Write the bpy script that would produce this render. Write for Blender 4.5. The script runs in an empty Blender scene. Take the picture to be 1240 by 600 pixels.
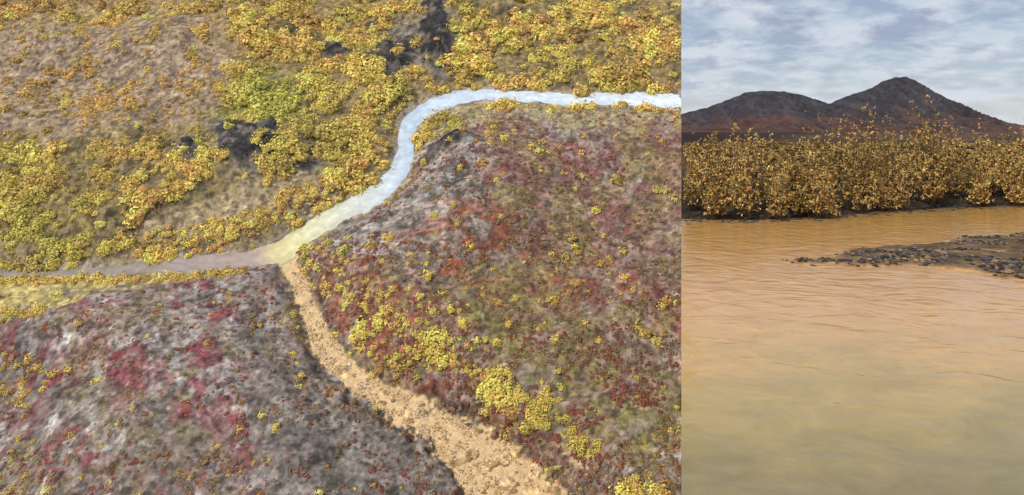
import bpy, math, numpy as np, mathutils
rng=np.random.default_rng(7)
F=900.0; HZ=168.0; CH=2.0; CX=620.0
SL=(825-CX)/F
sc=bpy.context.scene
sc.view_settings.view_transform='Standard'; sc.view_settings.look='None'; sc.view_settings.exposure=0

# ---------------- helpers
TAB=rng.random((256,256))
def vn(x,y,s=0):
    x=np.asarray(x,float)+s*17.31+1000; y=np.asarray(y,float)+s*9.77+1000
    xi=np.floor(x).astype(int); yi=np.floor(y).astype(int)
    fx=x-xi; fy=y-yi; fx=fx*fx*(3-2*fx); fy=fy*fy*(3-2*fy)
    a=TAB[xi%256,yi%256];b=TAB[(xi+1)%256,yi%256];c=TAB[xi%256,(yi+1)%256];d=TAB[(xi+1)%256,(yi+1)%256]
    return (a*(1-fx)+b*fx)*(1-fy)+(c*(1-fx)+d*fx)*fy
def fbm(x,y,o=4,s=0):
    r=0;a=.5;t=0
    for i in range(o):
        r=r+a*vn(x,y,s+i*3); t+=a; x,y=(x*1.62+y*1.22),(y*1.62-x*1.22);a*=.5
    return r/t
def ss(a,b,x):
    t=np.clip((x-a)/(b-a),0,1); return t*t*(3-2*t)
def lin(c):
    c=np.asarray(c,float)/255.; return np.where(c<=.04045,c/12.92,((c+.055)/1.055)**2.4)
def polyd(u,v,pts,w=None):
    best=np.full(np.shape(u),1e9); bw=np.zeros(np.shape(u)); bt=np.zeros(np.shape(u))
    for i in range(len(pts)-1):
        ax,ay=pts[i][:2];bx,by=pts[i+1][:2];dx=bx-ax;dy=by-ay
        t=np.clip(((u-ax)*dx+(v-ay)*dy)/(dx*dx+dy*dy),0,1)
        d=np.hypot(u-ax-t*dx,v-ay-t*dy)
        m=d<best; best=np.where(m,d,best); bt=np.where(m,i+t,bt)
        if w is not None: bw=np.where(m,w[i]*(1-t)+w[i+1]*t,bw)
    return best,bw,bt
def inpoly(u,v,P,soft=12):
    ins=np.zeros(np.shape(u),bool);n=len(P)
    for i in range(n):
        x1,y1=P[i];x2,y2=P[(i+1)%n]
        if y1==y2: continue
        c=((y1>v)!=(y2>v))&(u<(x2-x1)*(v-y1)/(y2-y1)+x1)
        ins^=c
    d,_,_=polyd(u,v,list(P)+[P[0]])
    return ss(-soft,soft,np.where(ins,d,-d))
def mkmesh(name,V,Fc,col=None,mat=None,smooth=False,parent=None):
    V=np.ascontiguousarray(V,dtype=np.float32);Fc=np.ascontiguousarray(Fc,dtype=np.int32)
    k=Fc.shape[1];n=len(Fc)
    me=bpy.data.meshes.new(name)
    me.vertices.add(len(V));me.vertices.foreach_set('co',V.ravel())
    me.loops.add(n*k);me.loops.foreach_set('vertex_index',Fc.ravel())
    me.polygons.add(n);me.polygons.foreach_set('loop_start',np.arange(0,n*k,k,dtype=np.int32))
    me.polygons.foreach_set('use_smooth',np.full(n,smooth))
    me.update(calc_edges=True)
    if col is not None:
        a=me.color_attributes.new('Col','FLOAT_COLOR','POINT')
        c=np.ones((len(V),4),dtype=np.float32);c[:,:3]=col;a.data.foreach_set('color',c.ravel())
    ob=bpy.data.objects.new(name,me);sc.collection.objects.link(ob)
    if mat: me.materials.append(mat)
    if parent: ob.parent=parent
    return ob
def grid(nr,nc):
    i=np.arange(nr-1)[:,None]*nc+np.arange(nc-1)[None,:]
    i=i.ravel();return np.stack([i,i+1,i+nc+1,i+nc],1)

def newmat(name):
    m=bpy.data.materials.new(name);m.use_nodes=True
    nt=m.node_tree;b=nt.nodes['Principled BSDF'];return m,nt,b
def noise(nt,scale,detail=4,rough=.55,vec=None,dist=0):
    n=nt.nodes.new('ShaderNodeTexNoise');n.inputs['Scale'].default_value=scale
    n.inputs['Detail'].default_value=detail;n.inputs['Roughness'].default_value=rough
    n.inputs['Distortion'].default_value=dist
    if vec: nt.links.new(vec,n.inputs['Vector'])
    return n.outputs['Fac']
def maprange(nt,val,a,b,c,d):
    n=nt.nodes.new('ShaderNodeMapRange');nt.links.new(val,n.inputs[0])
    for i,x in enumerate((a,b,c,d)):n.inputs[i+1].default_value=x
    return n.outputs[0]
def mixc(nt,fac,a,b,mode='MIX'):
    n=nt.nodes.new('ShaderNodeMix');n.data_type='RGBA';n.blend_type=mode
    if isinstance(fac,float): n.inputs[0].default_value=fac
    else: nt.links.new(fac,n.inputs[0])
    for s,x in ((6,a),(7,b)):
        if isinstance(x,tuple): n.inputs[s].default_value=x
        else: nt.links.new(x,n.inputs[s])
    return n.outputs[2]
def bump(nt,b,h,st,dist):
    n=nt.nodes.new('ShaderNodeBump');n.inputs['Strength'].default_value=st;n.inputs['Distance'].default_value=dist
    nt.links.new(h,n.inputs['Height']);nt.links.new(n.outputs[0],b.inputs['Normal'])
def objco(nt,scale=(1,1,1),rot=0):
    t=nt.nodes.new('ShaderNodeTexCoord');m=nt.nodes.new('ShaderNodeMapping')
    m.inputs['Scale'].default_value=scale;m.inputs['Rotation'].default_value=(0,0,rot);nt.links.new(t.outputs['Object'],m.inputs[0]);return m.outputs[0]
def attr(nt):
    a=nt.nodes.new('ShaderNodeAttribute');a.attribute_name='Col';return a.outputs['Color']
def mul(nt,c,f):
    n=nt.nodes.new('ShaderNodeVectorMath');n.operation='SCALE';nt.links.new(c,n.inputs[0]);nt.links.new(f,n.inputs['Scale']);return n.outputs[0]

def ground_mat(name,s1,s2,lo,hi,bs,bd):
    m,nt,b=newmat(name);v=objco(nt);c=attr(nt)
    f1=maprange(nt,noise(nt,s1,5,.7,v),.32,.68,lo,hi)
    f2=maprange(nt,noise(nt,s2,3,.65,v),.35,.65,lo+.1,hi-.1)
    c=mul(nt,mul(nt,c,f1),f2);nt.links.new(c,b.inputs['Base Color'])
    b.inputs['Roughness'].default_value=.95;b.inputs['Specular IOR Level'].default_value=.1
    bump(nt,b,noise(nt,s1,4,.7,v),bs,bd);return m
def leaf_mat(name):
    m,nt,b=newmat(name);c=attr(nt);nt.links.new(c,b.inputs['Base Color'])
    b.inputs['Roughness'].default_value=.6;b.inputs['Specular IOR Level'].default_value=.15
    return m
LEAF=leaf_mat('leaves')

# ---------------- valley hillside (aerial part)
T=.75;DM=170.0
TN=np.array([0,-T,1.])/math.hypot(1,T)
def pl(u,v,h=0):
    k=(v-HZ)/F;y=DM*T/(T+k);x=(u-CX)/F*y;z=CH-k*y
    P=np.stack([x,y,z],-1)
    P=P+np.asarray(h)[...,None]*TN
    P[...,0]=np.minimum(P[...,0],SL*P[...,1])
    return P
def spline(pts,n=14):
    P=np.array(pts,float);Q=np.vstack([2*P[0]-P[1],P,2*P[-1]-P[-2]]);out=[]
    for i in range(1,len(Q)-2):
        for t in np.arange(n)/n:
            a,b,c,d=Q[i-1],Q[i],Q[i+1],Q[i+2]
            out.append(.5*((2*b)+(c-a)*t+(2*a-5*b+4*c-d)*t*t+(3*b-a-3*c+d)*t**3))
    out.append(Q[-2]);return np.array(out)
RIV=spline([(930,124,5),(860,124,6),(800,121,6.5),(740,120,4.5),(680,120,4),(620,116,4),(570,116,5),(530,126,7),(500,145,8),(491,165,7.5),(492,185,7.5),(482,208,9),(460,232,11),(425,252,10),(388,272,9),(358,292,9),(335,306,10),(300,314,8),(255,318,7.5),(200,321,7),(150,326,4),(80,331,2.5),(0,334,2),(-120,338,2),(-420,345,2)],6)
STR=spline([(344,304,7),(349,318,7.5),(357,338,9),(370,362,8),(378,388,9),(394,418,12),(418,448,13),(450,474,14),(484,492,17),(520,511,20),(556,537,25),(590,565,36),(618,600,47),(650,650,50),(700,760,58),(760,1000,70)],6)
us=np.arange(-400,825.1,2.2);us[-1]=825
vs=np.concatenate([np.arange(-220,640,2.0),np.arange(640,1100,10)])
U,V=np.meshgrid(us,vs);U=U.ravel();V=V.ravel()
def plane_xy(u,v):
    P=pl(u,v);return P[...,0],P[...,1]*1.25
def rivers(u,v):
    n=(vn(u/11,v/11,5)-.5)*8+(vn(u/4.5,v/4.5,6)-.5)*5
    d,w,t=polyd(u,v,RIV[:, :2].tolist(),RIV[:,2]); d2,w2,t2=polyd(u,v,STR[:,:2].tolist(),STR[:,2])
    return d-w+n*.5, d2-w2+n*(1.0+1.2*ss(400,520,v))
ROCK=[(310,192,50,27,-.1),(530,54,21,40,.35),(480,80,24,30,-.3),(236,207,13,14,0),(535,190,30,11,-.3),(372,208,16,9,0),(412,72,17,12,.1)]
def rockq(u,v):
    q=np.full(np.shape(u),9.)
    for a,b,rx,ry,s in ROCK:
        dx=(u-a)/rx;dy=(v-b-s*(u-a))/ry;q=np.minimum(q,np.hypot(dx,dy))
    return q+(fbm(u/14,v/11,4,33)-.5)*1.5
def height(u,v,e=None):
    X,Y=plane_xy(u,v)
    if e is None: e=rivers(u,v)
    d1,d2=e;d=np.minimum(d1,d2)
    far=ss(6,90,d)
    big=fbm(X/38,Y/34,2,1);med=fbm(X/12,Y/11,2,4)
    h=.25+far*((big-.42)*10+1.4+(med-.5)*2.6)+ss(3,14,d)*(fbm(X/3.5,Y/3.5,4,2)-.4)*1.1
    h=h+1.3*ss(5,22,d)
    dd=polyd(u,v,[(440,300),(500,262),(540,220),(560,190)])[0];h=h+1.0*ss(34,4,dd)*ss(3,16,d)
    rq=rockq(u,v);h=h+1.1*ss(1.1,.5,rq)*(.2+fbm(X/2.5,Y/4,4,8)*1.5)*ss(3,14,d)
    h=h*ss(-2,12,d)+(-.45)*ss(3,-4,d)
    isl=ss(.53,.60,fbm(X/2.4,Y/1.4,4,21))*ss(330,430,v)*ss(2,-5,d2)
    h=h+isl*.55
    return h
e=rivers(U,V);H=height(U,V,e)
X,Y=plane_xy(U,V)
fr=fbm(X/1.6,Y/1.6,3,100)-.5
def lay(col,c,m,br=1.0):
    m=np.clip(m+fr*br*1.6*np.clip(m*(1-m)*4,0,1)+fr*br*.5*(m>.05),0,1)
    c=lin(c);return col*(1-m[:,None])+c[None,:]*m[:,None]
nz=lambda a,s,o=4:fbm(X/a,Y/a,o,s)
wu=U+(nz(14,31)-.5)*80; wv=V+(nz(14,32)-.5)*56
col=np.tile(lin((150,130,96)),(len(U),1))
SLP=[(-400,50),(270,50),(300,110),(220,175),(100,195),(-400,215)]
col=lay(col,(166,142,116),inpoly(wu,wv,SLP,20)*.9)
col=lay(col,(126,108,90),inpoly(wu,wv,SLP,20)*ss(.5,.6,nz(3,36))*.7)
col=lay(col,(160,134,90),inpoly(wu,wv,[(-400,-220),(840,-220),(840,110),(300,110),(260,30),(-400,30)],18)*.75)
CBAND=[(-420,212),(150,190),(262,172),(290,120),(330,20),(560,-230),(900,-230),(900,108),(600,106),(540,108),(485,140),(478,190),(430,232),(340,283),(200,306),(-420,322)]
col=lay(col,(142,122,78),inpoly(wu,wv,CBAND,15)*.8)
col=lay(col,(98,88,62),inpoly(wu,wv,CBAND,15)*ss(.50,.58,nz(4,37))*.65)
col=lay(col,(140,144,68),ss(60,15,np.hypot((wu-330),(wv-145)*1.1))*.7)
d,_,_=polyd(wu,wv,[(190,290),(290,258),(370,225)]);col=lay(col,(166,146,114),ss(26,8,d)*.85)
col=lay(col,(164,148,126),ss(16,6,polyd(wu,wv,[(210,300),(330,275),(430,232),(470,190)])[0])*.6)
RH=[(360,300),(430,262),(490,225),(520,170),(600,135),(900,135),(900,1200),(820,1200),(640,640),(560,520),(430,450),(385,380)]
rh=inpoly(wu,wv,RH,10)
col=lay(col,(148,126,112),rh)
col=lay(col,(172,162,152),rh*ss(.51,.62,nz(5,41))*.65)
col=lay(col,(108,96,84),rh*ss(.48,.6,nz(4,40))*.55)
col=lay(col,(134,84,74),rh*ss(.50,.62,nz(12,42))*ss(.42,.56,nz(2.6,43))*.75)
col=lay(col,(148,84,60),rh*ss(150,40,np.hypot((wu-560)*.6,(wv-345)*1.1))*ss(.47,.58,nz(3,44))*.85)
col=lay(col,(128,86,80),rh*inpoly(wu,wv,[(560,170),(840,165),(840,300),(640,310)],25)*ss(.40,.56,nz(3,45))*.75)
col=lay(col,(146,128,86),rh*ss(.48,.62,nz(7,46))*.6)
col=lay(col,(130,120,74),rh*ss(90,20,polyd(wu,wv,[(600,390),(700,450),(760,520)])[0])*.6)
col=lay(col,(132,84,66),rh*ss(50,10,polyd(wu,wv,[(400,330),(450,430),(560,500),(640,530)])[0])*ss(.42,.56,nz(2.4,48))*.7)
col=lay(col,(168,152,114),inpoly(wu,wv,[(500,150),(560,134),(900,134),(900,158),(600,165),(520,195)],8)*.8)
gb=ss(46,10,polyd(wu,wv,[(430,300),(480,275),(530,225),(555,195)])[0]);col=lay(col,(160,153,145),gb*.8)
col=lay(col,(88,82,76),gb*ss(.48,.58,nz(2.4,47))*.8)
BL=[(-400,440),(0,412),(130,372),(260,340),(345,325),(362,400),(400,450),(500,530),(580,640),(650,1200),(-400,1200)]
bl=inpoly(wu,wv,BL,10)
col=lay(col,(142,129,121),bl)
Xr=X*.92+Y*.38;Yr=-X*.38+Y*.92
band=fbm(Xr/1.7,Yr/3.4,4,51)
col=lay(col,(180,172,166),bl*ss(.49,.59,band)*.65)
col=lay(col,(106,94,86),bl*ss(.48,.38,fbm(Xr/2.6,Yr/6,4,54))*.7)
core=ss(210,60,np.hypot((wu-215)*.8,(wv-480)*1.0))
col=lay(col,(134,72,76),bl*core*ss(.51,.42,fbm(Xr/2.8,Yr/5,4,52))*.75)
col=lay(col,(128,80,78),bl*ss(.56,.64,nz(4,57))*.6)
col=lay(col,(134,120,94),bl*ss(.52,.62,nz(6,53))*.5)
col=lay(col,(130,122,113),bl*inpoly(wu,wv,[(300,360),(400,450),(520,560),(600,700),(400,700),(300,500)],25)*.8)
col=lay(col,(104,96,88),bl*inpoly(wu,wv,[(300,360),(400,450),(520,560),(600,700),(400,700),(300,500)],25)*ss(.5,.58,nz(2.6,63))*.6)
col=lay(col,(154,124,80),bl*ss(30,8,polyd(wu,wv,[(365,480),(440,500),(520,560)])[0])*ss(.5,.6,nz(2.5,58))*.6)
col=lay(col,(206,180,136),ss(7,2,polyd(U+(nz(5,66)-.5)*18,V+(nz(5,67)-.5)*14,[(645,528),(675,545),(695,565),(715,585)])[0])*ss(.4,.55,nz(1.5,64))*.9)
gf=inpoly(wu,wv,[(-400,352),(0,350),(300,338),(290,350),(160,370),(60,398),(-400,420)],6)
col=lay(col,(186,168,104),gf*.9)
col=lay(col,(146,128,104),gf*ss(.5,.62,fbm(X/14,Y/2.5,3,56))*.7)
rq=rockq(U,V)
col=lay(col,(132,122,110),ss(1.5,.95,rq)*.85);col=lay(col,(90,84,80),ss(1.1,.75,rq)*.9);col=lay(col,(50,46,45),ss(1.0,.7,rq)*ss(.44,.54,nz(1.8,60)))
d1,d2=e
col=lay(col,(162,150,132),ss(12,2,d1)*.7)
col=lay(col,(90,80,66),ss(13,4,d2)*.75*ss(-3,2,d2)*ss(.35,.55,nz(2,62)))
col=lay(col,(228,194,142),ss(6,-1,d2)*.9)
col=lay(col,(164,130,88),ss(0,-3,d2)*ss(.48,.56,nz(.9,61)))
fine=(.68+.64*nz(.9,70,3))*(.76+.5*nz(7,71))
speck=ss(.56,.64,fbm(X/.8,Y/.8,2,72))*(np.minimum(d1,d2)>2);col=col*(1-.5*speck[:,None])
sp2=ss(.64,.70,fbm(X/.7,Y/.7,2,73))*(np.minimum(d1,d2)>2);col=col*(1+.4*sp2[:,None])
col=col*fine[:,None]*1.02+.014  # constant lift paints a slight aerial haze into the ground colour
GM=ground_mat('tundra_soil',1.6,.5,.62,1.38,.7,.25)
terr=mkmesh('tundra_hillside',pl(U,V,H),grid(len(vs),len(us))[:, ::-1],col,GM,True)

def ribbon(name,S,cfun,mat,extra,h):
    P=S[:,:2];tg=np.gradient(P,axis=0);tg/=np.linalg.norm(tg,axis=1)[:,None];nr=np.stack([-tg[:,1],tg[:,0]],1)
    m=13;off=np.linspace(-1,1,m)
    uu=P[:,0][:,None]+nr[:,0][:,None]*off*(S[:,2]+extra)[:,None];vv=P[:,1][:,None]+nr[:,1][:,None]*off*(S[:,2]+extra)[:,None]
    keep=[i for i in range(len(S)) if P[i,0]<845]
    uu=np.minimum(uu[keep],824.8);vv=vv[keep]
    oo=np.tile(off,(len(keep),1)).ravel();uu=uu.ravel();vv=vv.ravel()
    return mkmesh(name,pl(uu,vv,np.full(uu.shape,h)),grid(len(keep),m),cfun(uu,vv,oo),mat,True)
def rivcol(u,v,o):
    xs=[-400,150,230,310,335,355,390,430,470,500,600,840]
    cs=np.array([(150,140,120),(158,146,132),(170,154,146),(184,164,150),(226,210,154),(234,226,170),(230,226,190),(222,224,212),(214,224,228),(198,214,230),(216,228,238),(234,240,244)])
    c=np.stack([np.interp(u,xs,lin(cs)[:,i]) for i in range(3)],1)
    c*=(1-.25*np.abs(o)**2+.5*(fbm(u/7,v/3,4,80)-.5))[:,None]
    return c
def strcol(u,v,o):
    c=np.tile(lin((230,194,142)),(len(u),1));return c*(.8+.4*fbm(u/7,v/7,3,81))[:,None]
wm,nt,b=newmat('silty_water')
c=attr(nt)
c=mul(nt,c,maprange(nt,noise(nt,.7,5,.6,objco(nt)),.3,.7,.82,1.12));nt.links.new(c,b.inputs['Base Color'])
b.inputs['Roughness'].default_value=.3;bump(nt,b,noise(nt,2.5,3,.5,objco(nt)),.3,.1)
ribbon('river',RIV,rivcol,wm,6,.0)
sm,nt,b=newmat('orange_stream_water')
c=attr(nt)
c=mul(nt,c,maprange(nt,noise(nt,1.6,5,.75,objco(nt)),.36,.6,.66,1.06));nt.links.new(c,b.inputs['Base Color'])
b.inputs['Roughness'].default_value=.6;bump(nt,b,noise(nt,2.5,4,.6,objco(nt)),.5,.15)
ribbon('orange_stream',STR,strcol,sm,10,-.05)

# ---------------- stones helper
ph=(1+5**.5)/2
iv=np.array([(-1,ph,0),(1,ph,0),(-1,-ph,0),(1,-ph,0),(0,-1,ph),(0,1,ph),(0,-1,-ph),(0,1,-ph),(ph,0,-1),(ph,0,1),(-ph,0,-1),(-ph,0,1)]);iv=iv/np.linalg.norm(iv[0])
it=np.array([(0,11,5),(0,5,1),(0,1,7),(0,7,10),(0,10,11),(1,5,9),(5,11,4),(11,10,2),(10,7,6),(7,1,8),(3,9,4),(3,4,2),(3,2,6),(3,6,8),(3,8,9),(4,9,5),(2,4,11),(6,2,10),(8,6,7),(9,8,1)])
def stoneVF(B,s,zs=(.35,.7),jit=.22):
    n=len(B);sc3=np.stack([s*rng.uniform(.8,1.5,n),s*rng.uniform(.7,1.2,n),s*rng.uniform(*zs,n)],1)
    a=rng.random(n)*6.28
    vv=iv[None]*(1+rng.uniform(-jit,jit,(n,12,1)))*sc3[:,None]
    xr=vv[...,0]*np.cos(a)[:,None]-vv[...,1]*np.sin(a)[:,None];yr=vv[...,0]*np.sin(a)[:,None]+vv[...,1]*np.cos(a)[:,None]
    return np.stack([xr,yr,vv[...,2]],-1),(it[None]+12*np.arange(n)[:,None,None]).reshape(-1,3)
def stones(name,B,s,colr,mat,tilt=False):
    vv,tt=stoneVF(B,s)
    if tilt:
        lx=np.array([1.,0,0]);ly=np.cross(TN,lx)
        vv=vv[...,0:1]*lx+vv[...,1:2]*ly+vv[...,2:3]*TN
    vv=vv+B[:,None]
    return mkmesh(name,vv.reshape(-1,3),tt,np.repeat(colr,12,axis=0),mat)
SMt,nt,b=newmat('stone');c=attr(nt);c=mul(nt,c,maprange(nt,noise(nt,20,3,.6,objco(nt)),.3,.7,.7,1.3));nt.links.new(c,b.inputs['Base Color']);b.inputs['Roughness'].default_value=.6
n=12000;i=rng.integers(0,len(STR)-1,n);t=rng.random(n)[:,None];q=STR[i]*(1-t)+STR[i+1]*t
off=np.where(rng.random(n)<.35,rng.normal(size=n)*.14+np.sign(rng.random(n)-.5)*.95,rng.uniform(-.9,.9,n))
u=q[:,0]+off*q[:,2]*.86;v=q[:,1]-off*q[:,2]*.5
k=(u<820)&(v>330)&(v<760)&(fbm(u/9,v/9,3,120)>.47);u,v=u[k],v[k]
cs=lin(np.array([(222,186,132),(204,166,116),(156,136,112),(232,206,164),(130,110,90),(210,172,118)]))[rng.integers(0,6,len(u))]
stones('stream_cobbles',pl(u,v,np.maximum(height(u,v),-.05)),rng.uniform(.05,.18,len(u))*np.where(rng.random(len(u))<.015,2.6,1),cs,SMt,True)

# ---------------- leaf clumps
def basis(n):
    a=np.where(np.abs(n[:,2:3])<.9,np.array([[0,0,1.]]),np.array([[1.,0,0]]))
    t=np.cross(n,a);t/=np.linalg.norm(t,axis=1)[:,None];return t,np.cross(n,t)
def leafquads(C,N,size,asp,colr):
    n=len(C);t,b=basis(N);ang=rng.random(n)*6.283
    ca,sa=np.cos(ang)[:,None],np.sin(ang)[:,None]
    a=t*ca+b*sa;d=-t*sa+b*ca;s=size[:,None]
    Vv=np.stack([C-a*s,C-d*s*asp+N*s*.15,C+a*s,C+d*s*asp+N*s*.15],1).reshape(-1,3)
    Fq=np.arange(n*4).reshape(-1,4);return Vv,Fq,np.repeat(colr,4,axis=0)
def bushes(name,u,v,R,pc,nl,flat=.8,ls=.16,core=.72):
    h=height(u,v);B=pl(u,v,h);n=len(u);lx=np.array([1.,0,0]);ly=np.cross(TN,lx)
    idx=np.repeat(np.arange(n),nl);m=len(idx)
    w=rng.normal(size=(m,3));w/=np.linalg.norm(w,axis=1)[:,None]
    w[:,2]=np.abs(w[:,2])
    lob=.5+.95*vn(w[:,0]*2.0+idx*3.7,w[:,1]*2.0+idx*1.3,9)
    el=rng.uniform(.65,1.35,n)[idx]
    rr=(R[idx]*lob*(.6+.45*rng.random(m)))[:,None]
    dirw=w[:,0:1]*lx*el[:,None]+w[:,1:2]*ly/el[:,None]+w[:,2:3]*TN*flat
    C=B[idx]+dirw*rr+TN*.08
    N=dirw*1.4+TN*.5+rng.normal(size=(m,3))*.35;N/=np.linalg.norm(N,axis=1)[:,None]
    cc=pc[idx]*(.78+.44*rng.random(m))[:,None]
    ok=C[:,0]<SL*C[:,1]-.25
    Vv,Fq,Cc=leafquads(C[ok],N[ok],(R[idx]*ls*(.6+.8*rng.random(m)))[ok],.7,cc[ok])
    ob=mkmesh(name,Vv,Fq,Cc,LEAF)
    vv,tt=stoneVF(B,R*core,(.6*flat,.85*flat),.25)
    k=B[:,0]+R*.9<SL*B[:,1]-.2
    vv=vv[...,0:1]*lx+vv[...,1:2]*ly+vv[...,2:3]*TN+B[:,None]
    vv=vv[k];tt=(it[None]+12*np.arange(k.sum())[:,None,None]).reshape(-1,3)
    mkmesh('dark_bush_core',vv.reshape(-1,3),tt,np.repeat(pc[k]*.58,12,axis=0),LEAF,False,ob)  # solid core blobs, leaf colour darkened as shade inside each bush
    return ob
NC=64000
u=rng.uniform(-390,822,NC);v=rng.uniform(-210,640,NC)
d1,d2=rivers(u,v);PX,PY=plane_xy(u,v)
wu=u+(fbm(PX/9,PY/9,3,90)-.5)*54;wv=v+(fbm(PX/9,PY/9,3,91)-.5)*42
clump=fbm(PX/5,PY/5,3,92);big=fbm(PX/18,PY/18,2,93);cl2=fbm(PX/14,PY/9,3,97)
D=np.full(NC,.008)
D=np.maximum(D,.26*inpoly(wu,wv,[(-420,40),(270,40),(300,110),(220,185),(-420,215)],15)*ss(.30,.56,clump))
D=np.maximum(D,.46*inpoly(wu,wv,[(-420,-230),(840,-230),(840,112),(300,110),(250,45),(-420,35)],12)*ss(.36,.52,clump)*(.5+.5*ss(.38,.52,cl2)))
D=np.maximum(D,.58*inpoly(wu,wv,CBAND,8)*ss(.36,.48,clump)*(.5+.5*ss(.36,.5,cl2)))
D=np.maximum(D,.6*inpoly(wu,wv,[(-400,235),(0,225),(120,205),(200,195),(262,225),(190,262),(180,312),(0,324),(-400,330)],8)*ss(.28,.40,clump))
def seg(P,r,dn,cl=True,raw=False):
    global D
    d,_,_=polyd(u if raw else wu,v if raw else wv,P);D=np.maximum(D,dn*ss(r*1.25,r*.6,d)*(ss(.36,.48,clump) if cl else 1))
d,_,_=polyd(wu,wv,[(190,282),(290,250),(378,215)]);D=np.where(d<16,D*.1,D)
D=np.where(rockq(u,v)<1.1,D*.05,D)
seg([(185,303),(260,292),(330,268),(395,240),(440,214),(462,180),(468,150)],13,.62,False,True)
seg([(330,210),(400,178),(455,140),(520,104),(600,100),(700,104),(820,104)],20,.5,True,True)
seg([(-400,352),(0,346),(150,342),(290,335)],10,.62,False,True)
seg([(238,303),(258,305)],8,.5,False,True)
seg([(508,160),(535,146),(565,134),(650,131),(820,134)],6,.55,True,True)
seg([(505,168),(548,162)],13,.6,False,True)
seg([(475,405),(510,432),(560,452),(620,480),(665,512),(710,545),(750,590),(790,640)],20,.55,True,True)
seg([(480,412),(560,455),(655,505),(720,560)],10,.55,False,True)
seg([(470,430),(560,490),(640,520)],24,.2)
seg([(375,320),(400,345),(440,380),(455,430)],24,.3,True,True)
seg([(-300,410),(0,398),(55,393)],8,.6,False,True)
seg([(270,372),(350,385)],16,.2)
seg([(0,440),(40,500),(60,560),(40,620)],38,.2)
seg([(345,430),(372,440)],12,.25)
seg([(530,385),(660,400)],28,.08)
seg([(600,560),(700,585)],12,.1)
D=np.maximum(D,.024*inpoly(u,v,RH,5)*ss(.4,.6,clump)*1.8)
acc=(rng.random(NC)<D)&(np.minimum(d1,d2)>3.5)
u,v,clump,big,cl2=[q[acc] for q in (u,v,clump,big,cl2)]
P=pl(u,v);sl=P[:,1]
R=(.5+1.2*rng.random(len(u))**1.6)*(.85+.65*ss(120,220,sl))*(.8+.5*ss(.4,.65,clump))
R*=np.where((v<200)&(u<280)&(v>40),.66,1.0)
R*=np.where(inpoly(u,v,RH,3)>.5,.75,1)
R*=np.where(inpoly(u,v,BL,3)>.5,.6,1)
R*=np.where((v>325)&(v<420)&(u<300),.75,1)
gold=lin((238,202,112));yel=lin((246,222,116));org=lin((226,180,108));grn=lin((196,198,98));brn=lin((186,150,96))
t=rng.random(len(u))
pc=np.where((t<.40)[:,None],gold,np.where((t<.76)[:,None],yel,np.where((t<.92)[:,None],org,brn)))
slope=((u<280)&(v<195))
pc=np.where((slope&(t<.65))[:,None],org*.5+gold*.5,pc)
g=np.maximum(ss(75,20,np.hypot(u-335,(v-140)*1.0)),.7*ss(90,20,np.hypot((u-60)*.7,(v-295)*1.5)));g=np.maximum(g,ss(.5,.65,big)*.5*(v<320))
g=(g*(rng.random(len(u))*.5+.6))[:,None];pc=pc*(1-g*.85)+grn*g*.85
dd,_,_=polyd(u,v,[(475,405),(620,480),(750,590)]);b_=(dd<40)[:,None];pc=np.where(b_&(t<.75)[:,None],yel*.98,pc)
pc=pc*rng.uniform(.76,1.1,(len(u),1))*(.86+.26*ss(.35,.6,cl2))[:,None]
pc=np.minimum(pc,.92)
print('bushes',len(u))
bushes('willow_shrubs',u,v,R,pc,44)
NC=34000
u=rng.uniform(-100,822,NC);v=rng.uniform(140,640,NC);d1,d2=rivers(u,v);PX,PY=plane_xy(u,v)
m=((inpoly(u,v,RH,8)>.5)|((inpoly(u,v,BL,8)>.5)&(rng.random(NC)<.3)))&(np.minimum(d1,d2)>5)&(fbm(PX/4,PY/4,3,95)>.43)&(rng.random(NC)<.85)
u,v=u[m],v[m];PX,PY=PX[m],PY[m]
cs=lin(np.array([(168,102,84),(152,112,98),(166,146,106),(188,134,90),(150,136,104),(204,170,104)]))
ch=np.clip((fbm(PX/9,PY/9,3,96)-.3)*9+rng.normal(size=len(u))*1.2,0,5).astype(int)
pc=cs[ch]*rng.uniform(.8,1.25,(len(u),1))
bushes('dwarf_birch',u,v,.14+.42*rng.random(len(u))**2,pc,16,.4,.24,.8)

# ---------------- riverside part
def line_x(y): return SL*y
sx=np.array([-5,4.2,6.4,8.7,10.9,15.2,30,60]);sy=np.array([18,18.2,18.0,19.1,20.5,22,24,26])
def shore(x): return np.interp(x,sx,sy)+(vn(x*1.3,0*x,3)-.5)*.5
ys=np.concatenate([np.arange(16.5,32,.12),np.geomspace(32,2600,60)])
ts=np.linspace(0,1,240)**1.5
YY,TT=np.meshgrid(ys,ts,indexing='ij')
XX=line_x(YY)+TT*(30+YY*1.2)
def landz(x,y):
    d=y-shore(x)
    z=-.5+.68*ss(-.6,.8,d)+.28*ss(.6,5,d)+(fbm(x*1.4,y*1.4,3,11)-.5)*.25
    z=z+ss(150,700,y)*8*(.5+fbm(x/160,y/160,3,12))
    return z
Z=landz(XX,YY)
n1=fbm(XX/1,YY/1,4,13);n2=fbm(XX/30,YY/60,4,14)
near=ss(40,24,YY)
c=lin((62,52,42))*near[...,None]+lin((92,70,56))*(1-near)[...,None]
c=c*(.5+1.0*np.where(YY<60,n1,n2))[...,None]
LM=ground_mat('bank_mud',3,.8,.6,1.4,.8,.06)
mkmesh('ground',np.stack([XX,YY,Z],-1).reshape(-1,3),grid(*XX.shape)[:, ::-1],c.reshape(-1,3),LM,True)

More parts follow.
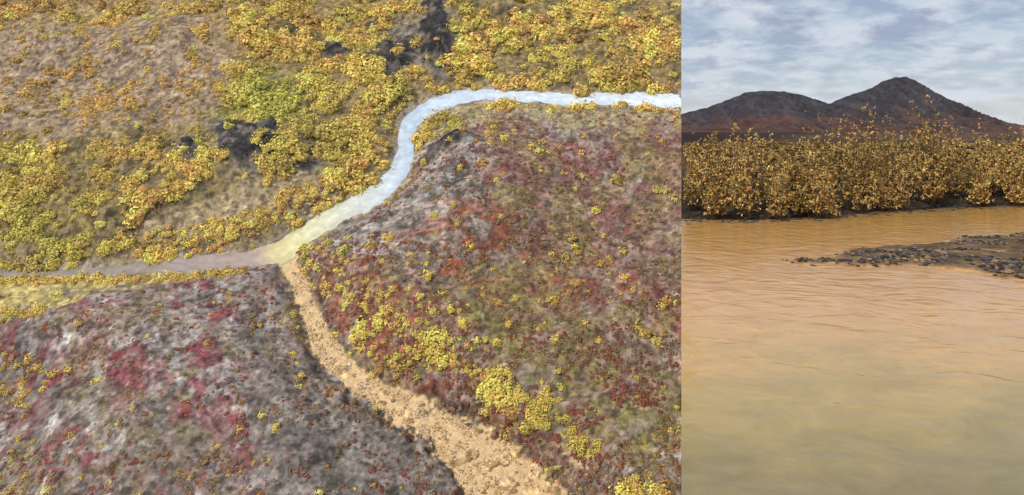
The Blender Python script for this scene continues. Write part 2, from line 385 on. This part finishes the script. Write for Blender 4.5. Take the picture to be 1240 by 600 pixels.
ys=np.concatenate([np.arange(-6,28,.25)]);ts=np.linspace(0,1,80)
YY,TT=np.meshgrid(ys,ts,indexing='ij');XX=line_x(YY)+TT*(50)
W,nt,b=newmat('river_water')
co=objco(nt);sep=nt.nodes.new('ShaderNodeSeparateXYZ');nt.links.new(co,sep.inputs[0])
silt=noise(nt,.8,6,.62,objco(nt,(.7,1.0,1),.3),.8)
ad=nt.nodes.new('ShaderNodeMath');ad.operation='MULTIPLY_ADD';nt.links.new(silt,ad.inputs[0]);ad.inputs[1].default_value=3.6;nt.links.new(sep.outputs['Y'],ad.inputs[2])
f=maprange(nt,ad.outputs[0],5.2,22.2,0,1)
r=nt.nodes.new('ShaderNodeValToRGB');nt.links.new(f,r.inputs[0])
stops=[(0.0,(138,122,86)),(.05,(152,136,94)),(.12,(180,156,100)),(.2,(208,168,106)),(.3,(218,168,108)),(.42,(212,162,104)),(.6,(204,154,92)),(1,(198,150,78))]
el=r.color_ramp.elements
while len(el)<len(stops): el.new(.5)
for e_,(p,cc) in zip(el,stops):
    e_.position=p;q=lin(cc);e_.color=(q[0],q[1],q[2],1)
c=mul(nt,r.outputs[0],maprange(nt,noise(nt,1.9,6,.7,objco(nt,(1,1.2,1),.3),.8),.3,.7,.82,1.12))
nt.links.new(c,b.inputs['Base Color']);b.inputs['Roughness'].default_value=.12;b.inputs['IOR'].default_value=1.33;b.inputs['Specular IOR Level'].default_value=.3
w1=noise(nt,1.5,2,.45,objco(nt,(.9,1.15,1),.4),1.8);w2=noise(nt,6,3,.55,objco(nt,(.9,1.3,1),-.3),1.0)
s=nt.nodes.new('ShaderNodeMath');s.operation='MULTIPLY_ADD';nt.links.new(w2,s.inputs[0]);s.inputs[1].default_value=.2;nt.links.new(w1,s.inputs[2])
bump(nt,b,s.outputs[0],.25,.1)
mkmesh('river_water',np.stack([XX,YY,XX*0],-1).reshape(-1,3),grid(*XX.shape)[:, ::-1],None,W,True)

yy=np.geomspace(.5,330,160);zz=np.linspace(0,1,30)
A,B=np.meshgrid(yy,zz,indexing='ij')
top=np.where(A<18,-.01,np.minimum(landz(line_x(A),A)-.02,10));bot=-70
Zc=top*(1-B)+bot*B
mkmesh('earth_bluff',np.stack([line_x(A)+.01+B*0,A,Zc],-1).reshape(-1,3),grid(*A.shape),np.tile(lin((112,92,70)),(A.size,1)),LM,True)

# gravel bar
bp=spline([(945,321),(1000,312),(1060,302),(1130,294),(1200,286),(1300,280),(1500,276),(1500,345),(1300,340),(1200,333),(1120,327),(1040,324),(980,323)],4)
def wpos(u,v):
    y=CH*F/(v-HZ);return (u-CX)/F*y,y
bx,by=wpos(bp[:,0],bp[:,1])
gx=np.arange(4.15,20,.05);gy=np.arange(9.5,17.5,.05)
GX,GY=np.meshgrid(gx,gy,indexing='ij')
Pb=list(zip(bx.tolist(),by.tolist()))
def barh(x,y):
    xx=x+(fbm(x*1.2,y*1.2,3,15)-.5)*.9;yy=y+(fbm(x*1.2,y*1.2,3,16)-.5)*.9
    m=inpoly(xx,yy,Pb,.45)
    return -.07+.12*m+(fbm(x*2.2,y*2.8,4,17)-.5)*.14
GZ=barh(GX.ravel(),GY.ravel())
wet=fbm(GX.ravel()*2,GY.ravel()*3,3,18)
c=lin((108,88,66))[None]*(.5+wet)[:,None];o=ss(.045,-.01,GZ)[:,None];c=c*(1-o)+lin((196,150,102))*o
mkmesh('gravel_bar',np.stack([GX.ravel(),GY.ravel(),GZ],-1),grid(*GX.shape)[:, ::-1],c,ground_mat('gravel_mud',6,2,.6,1.4,.8,.03),True)
n=26000;x=rng.uniform(4.2,20,n);y=rng.uniform(9.5,17.5,n);z=barh(x,y)
k=(z>-.02+.05*rng.random(n))&(fbm(x*1.5,y*2.5,3,19)>.47);x,y,z=x[k],y[k],z[k];n=len(x)
s=rng.uniform(.012,.042,n)*np.where(rng.random(n)<.08,1.9,1)
cs=lin(np.array([(46,41,36),(74,65,56),(104,90,74),(36,32,29),(144,116,86)]))[rng.integers(0,5,n)]
stones('gravel',np.stack([x,y,z+.008],1),s,cs,SMt)
n=2500;x=rng.uniform(4,30,n);y=shore(x)+rng.normal(size=n)*.3+.05;k=x>line_x(y)+.1;x,y=x[k],y[k];n=len(x)
stones('bank_stones',np.stack([x,y,np.maximum(landz(x,y),-.02)],1),rng.uniform(.02,.08,n),lin(np.array([(52,44,38),(78,68,56),(40,36,32)]))[rng.integers(0,3,n)],SMt)

# riverside willows
hu=[830,860,900,925,950,980,1010,1030,1060,1090,1130,1165,1190,1215,1240,1500]
hh=[2.0,2.05,2.4,2.15,1.9,2.05,2.5,2.95,2.4,2.65,2.95,2.2,1.9,2.0,2.5,2.4]
LC=[];LSz=[];LCo=[];SV=[];SF=[];vo=0
pal=lin(np.array([(230,190,106),(214,166,92),(184,134,76),(236,212,128),(124,86,54),(160,150,86)]))
for i in range(320):
    row=i%4
    x=rng.uniform(4.3,27);y=shore(x)+(.25,1.0,2.0,3.3)[row]+rng.uniform(-.3,.4)
    if x<line_x(y)+.1: continue
    uu=CX+F*x/y;Hh=np.interp(uu,hu,hh)*(.56,.84,.98,1.06)[row]*rng.uniform(.68,1.14)
    z0=float(landz(np.array(x),np.array(y)))-.03
    tone=rng.uniform(.5,1.12)
    for j in range(10):
        a=rng.random()*6.28;sp=rng.uniform(.05,.8)*Hh*.5;L=(Hh-z0)*rng.uniform(.4,1.0)*(1.18 if rng.random()<.15 else 1)
        t=np.linspace(0,1,7)
        px=x+np.cos(a)*sp*t**.8+rng.normal()*.05*np.sin(t*5);py=y+np.sin(a)*sp*.8*t**.8;pz=z0+L*t**(1.08)
        rad=.013*(1-t*.8)
        ring=np.array([0,2.09,4.19])
        P=np.stack([px[:,None]+rad[:,None]*np.cos(ring),py[:,None]+rad[:,None]*np.sin(ring),np.repeat(pz[:,None],3,1)],-1).reshape(-1,3)
        if (P[:,0]<SL*P[:,1]+.03).any(): continue
        for q in range(6):
            for w in range(3):
                SF.append((vo+q*3+w,vo+q*3+(w+1)%3,vo+q*3+3+(w+1)%3,vo+q*3+3+w))
        SV.append(P);vo+=21
        for _ in range(rng.integers(4,9)):
            tc_=rng.uniform(.22,1.0);nl=rng.integers(4,9)
            b0=np.array([np.interp(tc_,t,px),np.interp(tc_,t,py),np.interp(tc_,t,pz)])
            dr=rng.normal(size=3);dr[2]=abs(dr[2])*1.3;dr/=np.linalg.norm(dr);ln=rng.uniform(.12,.42)*(1.15-tc_*.6)
            s_=rng.uniform(.1,1.05,nl)[:,None]
            LC.append(b0+dr*ln*s_+rng.normal(size=(nl,3))*.02)
            LSz.append(rng.uniform(.022,.05,nl))
            LCo.append(pal[rng.choice(6,nl,p=[.24,.22,.18,.12,.12,.12])]*tone*rng.uniform(.7,1.15,(nl,1)))
SV=np.vstack(SV);LC=np.vstack(LC);LSz=np.hstack(LSz);LCo=np.vstack(LCo)
k=(LC[:,0]>SL*LC[:,1]+.06)&(LC[:,2]>.12);LC,LSz,LCo=LC[k],LSz[k],LCo[k]
print('willow leaves',len(LC))
N=rng.normal(size=LC.shape)+np.array([-.2,-.6,.5]);N/=np.linalg.norm(N,axis=1)[:,None]
a_,b_,c_=leafquads(LC,N,LSz,.5,LCo)
wl=mkmesh('riverside_willows',a_,b_,c_,LEAF)
BK,nt,b=newmat('bark');q=lin((76,62,52));nt.links.new(mixc(nt,noise(nt,12,3,.6,objco(nt)),(q[0]*.6,q[1]*.6,q[2]*.6,1),(q[0]*1.3,q[1]*1.3,q[2]*1.3,1)),b.inputs['Base Color'])
mkmesh('stems',SV,np.array(SF),None,BK,False,wl)

n=7000;y=rng.uniform(27,120,n);x=line_x(y)+rng.random(n)*y*.6+.6;z=landz(x,y)
nl=12;idx=np.repeat(np.arange(n),nl);w=rng.normal(size=(n*nl,3));w/=np.linalg.norm(w,axis=1)[:,None];w[:,2]=np.abs(w[:,2])
C=np.stack([x,y,z],1)[idx]+w*np.array([.6,.6,1.1])*rng.uniform(.5,1,(n*nl,1))
k=C[:,0]>SL*C[:,1]+.3;pc=(pal[rng.integers(0,6,n)]*rng.uniform(.3,.7,(n,1)))[idx]
a_,b_,c_=leafquads(C[k],w[k],rng.uniform(.1,.2,k.sum()),.6,pc[k])
mkmesh('distant_willows',a_,b_,c_,LEAF)

# mountains
MT=ground_mat('mountain_scree',.12,.03,.72,1.28,.6,3.0)
def mountain(name,yc,pts,W,amp,seed,ca,cb,lo,hi):
    pu=np.array([p[0] for p in pts],float);pv=np.array([p[1] for p in pts],float)
    xk=(pu-CX)/F*yc;zk=(HZ-pv)/F*yc+CH
    xs=np.linspace(xk[0],xk[-1],520);ys=np.linspace(-1,1,240)
    XX,YY=np.meshgrid(xs,ys)
    Hx=np.interp(XX,xk,zk)
    yw=YY+ (fbm(XX/(W*.35),YY*2,3,seed)-.5)*.35*np.minimum(1,np.abs(YY)*4)
    base=Hx*np.clip(1-np.abs(yw),0,1)**1.15
    rid=1-np.abs(2*fbm((XX+YY*W*.2)/(W*.12),YY*1.6,5,seed+5)-1)
    z=base+(rid-.85)*amp*np.clip(np.abs(yw)*6,0,1)*np.clip(base/50,0,1)+(fbm(XX/9,YY*W/9,4,seed+9)-.5)*amp*.14*np.clip(base/30,0,1)
    z=z-1
    h=z/max(zk)
    m=ss(lo,hi,h+(fbm(XX/50,YY*6,4,seed+2)-.5)*.5)
    c=lin(ca)*(1-m)[...,None]+lin(cb)*m[...,None]
    st=fbm(XX/7,YY*W/50,5,seed+3);c=c*(.5+1.0*st)[...,None]
    return mkmesh(name,np.stack([XX,yc+YY*W,z],-1).reshape(-1,3),grid(240,520),c.reshape(-1,3),MT,True)
mountain('mountain',1500,[(560,166),(700,158),(800,144),(830,137),(865,127),(890,117),(905,111),(930,109),(950,110),(975,115),(1002,126),(1030,115),(1055,106),(1072,97),(1085,93),(1097,92),(1106,96),(1118,106),(1140,125),(1160,142),(1180,155),(1200,165),(1215,168)],400,36,201,(92,66,57),(68,65,68),.08,.42)
mountain('distant_hill',2300,[(1150,170),(1190,164),(1215,159),(1240,156),(1300,150),(1400,158),(1500,168)],400,10,301,(98,90,92),(84,86,96),.2,.5)
mountain('red_tundra_hill',900,[(650,168),(780,160),(850,156),(900,153),(960,155),(1030,160),(1100,166),(1200,168),(1300,169)],200,9,401,(90,60,50),(82,62,56),.2,.8)

# ---------------- light
w=bpy.data.worlds.new('World');sc.world=w;w.use_nodes=True;nt=w.node_tree
for n_ in list(nt.nodes): nt.nodes.remove(n_)
out=nt.nodes.new('ShaderNodeOutputWorld')
sky=nt.nodes.new('ShaderNodeTexSky');sky.sky_type='NISHITA';sky.sun_disc=False
EL=math.radians(46);AZ=math.radians(228)
sky.sun_elevation=EL;sky.sun_rotation=AZ
bg=nt.nodes.new('ShaderNodeBackground');bg.inputs[1].default_value=.1;nt.links.new(sky.outputs[0],bg.inputs[0])
tc=nt.nodes.new('ShaderNodeTexCoord');sp_=nt.nodes.new('ShaderNodeSeparateXYZ');nt.links.new(tc.outputs['Generated'],sp_.inputs[0])
mz=nt.nodes.new('ShaderNodeMath');mz.operation='MAXIMUM';nt.links.new(sp_.outputs['Z'],mz.inputs[0]);mz.inputs[1].default_value=0
mz2=nt.nodes.new('ShaderNodeMath');mz2.operation='ADD';nt.links.new(mz.outputs[0],mz2.inputs[0]);mz2.inputs[1].default_value=.22
dv=nt.nodes.new('ShaderNodeVectorMath');dv.operation='DIVIDE';nt.links.new(tc.outputs['Generated'],dv.inputs[0])
cb=nt.nodes.new('ShaderNodeCombineXYZ')
for i in range(3): nt.links.new(mz2.outputs[0],cb.inputs[i])
nt.links.new(cb.outputs[0],dv.inputs[1])
mp=nt.nodes.new('ShaderNodeMapping');nt.links.new(dv.outputs[0],mp.inputs[0]);mp.inputs['Scale'].default_value=(1.3,1.3,0);mp.inputs['Rotation'].default_value=(0,0,.25)
n1=noise(nt,2.4,5,.55,mp.outputs[0],0);n2=noise(nt,4.0,6,.6,mp.outputs[0],.15)
cover=maprange(nt,n1,.38,.6,.55,1)
tone=maprange(nt,n2,.4,.58,0,1)
q1=lin((162,173,197));q2=lin((212,219,230))
cc=mixc(nt,tone,(*q1,1),(*q2,1))
hz=maprange(nt,sp_.outputs['Z'],-.02,.12,.95,0);q3=lin((222,227,234))
cc=mixc(nt,hz,cc,(*q3,1))
bg2=nt.nodes.new('ShaderNodeBackground');bg2.inputs[1].default_value=1.0;nt.links.new(cc,bg2.inputs[0])
mx=nt.nodes.new('ShaderNodeMixShader');nt.links.new(cover,mx.inputs[0]);nt.links.new(bg.outputs[0],mx.inputs[1]);nt.links.new(bg2.outputs[0],mx.inputs[2])
nt.links.new(mx.outputs[0],out.inputs[0])
L=bpy.data.lights.new('sun','SUN');L.energy=2.6;L.angle=math.radians(10);L.color=(1,.96,.9)
lo=bpy.data.objects.new('sun',L);sc.collection.objects.link(lo)
d=mathutils.Vector((math.sin(AZ)*math.cos(EL),math.cos(AZ)*math.cos(EL),math.sin(EL)))
lo.rotation_euler=d.to_track_quat('Z','Y').to_euler()

cam=bpy.data.cameras.new('camera');co=bpy.data.objects.new('camera',cam);sc.collection.objects.link(co)
co.location=(0,0,CH);co.rotation_euler=(math.radians(90),0,0)
cam.sensor_width=36;cam.lens=36*F/1240;cam.shift_y=-(300-HZ)/1240;cam.clip_end=20000;cam.clip_start=.1
sc.camera=co
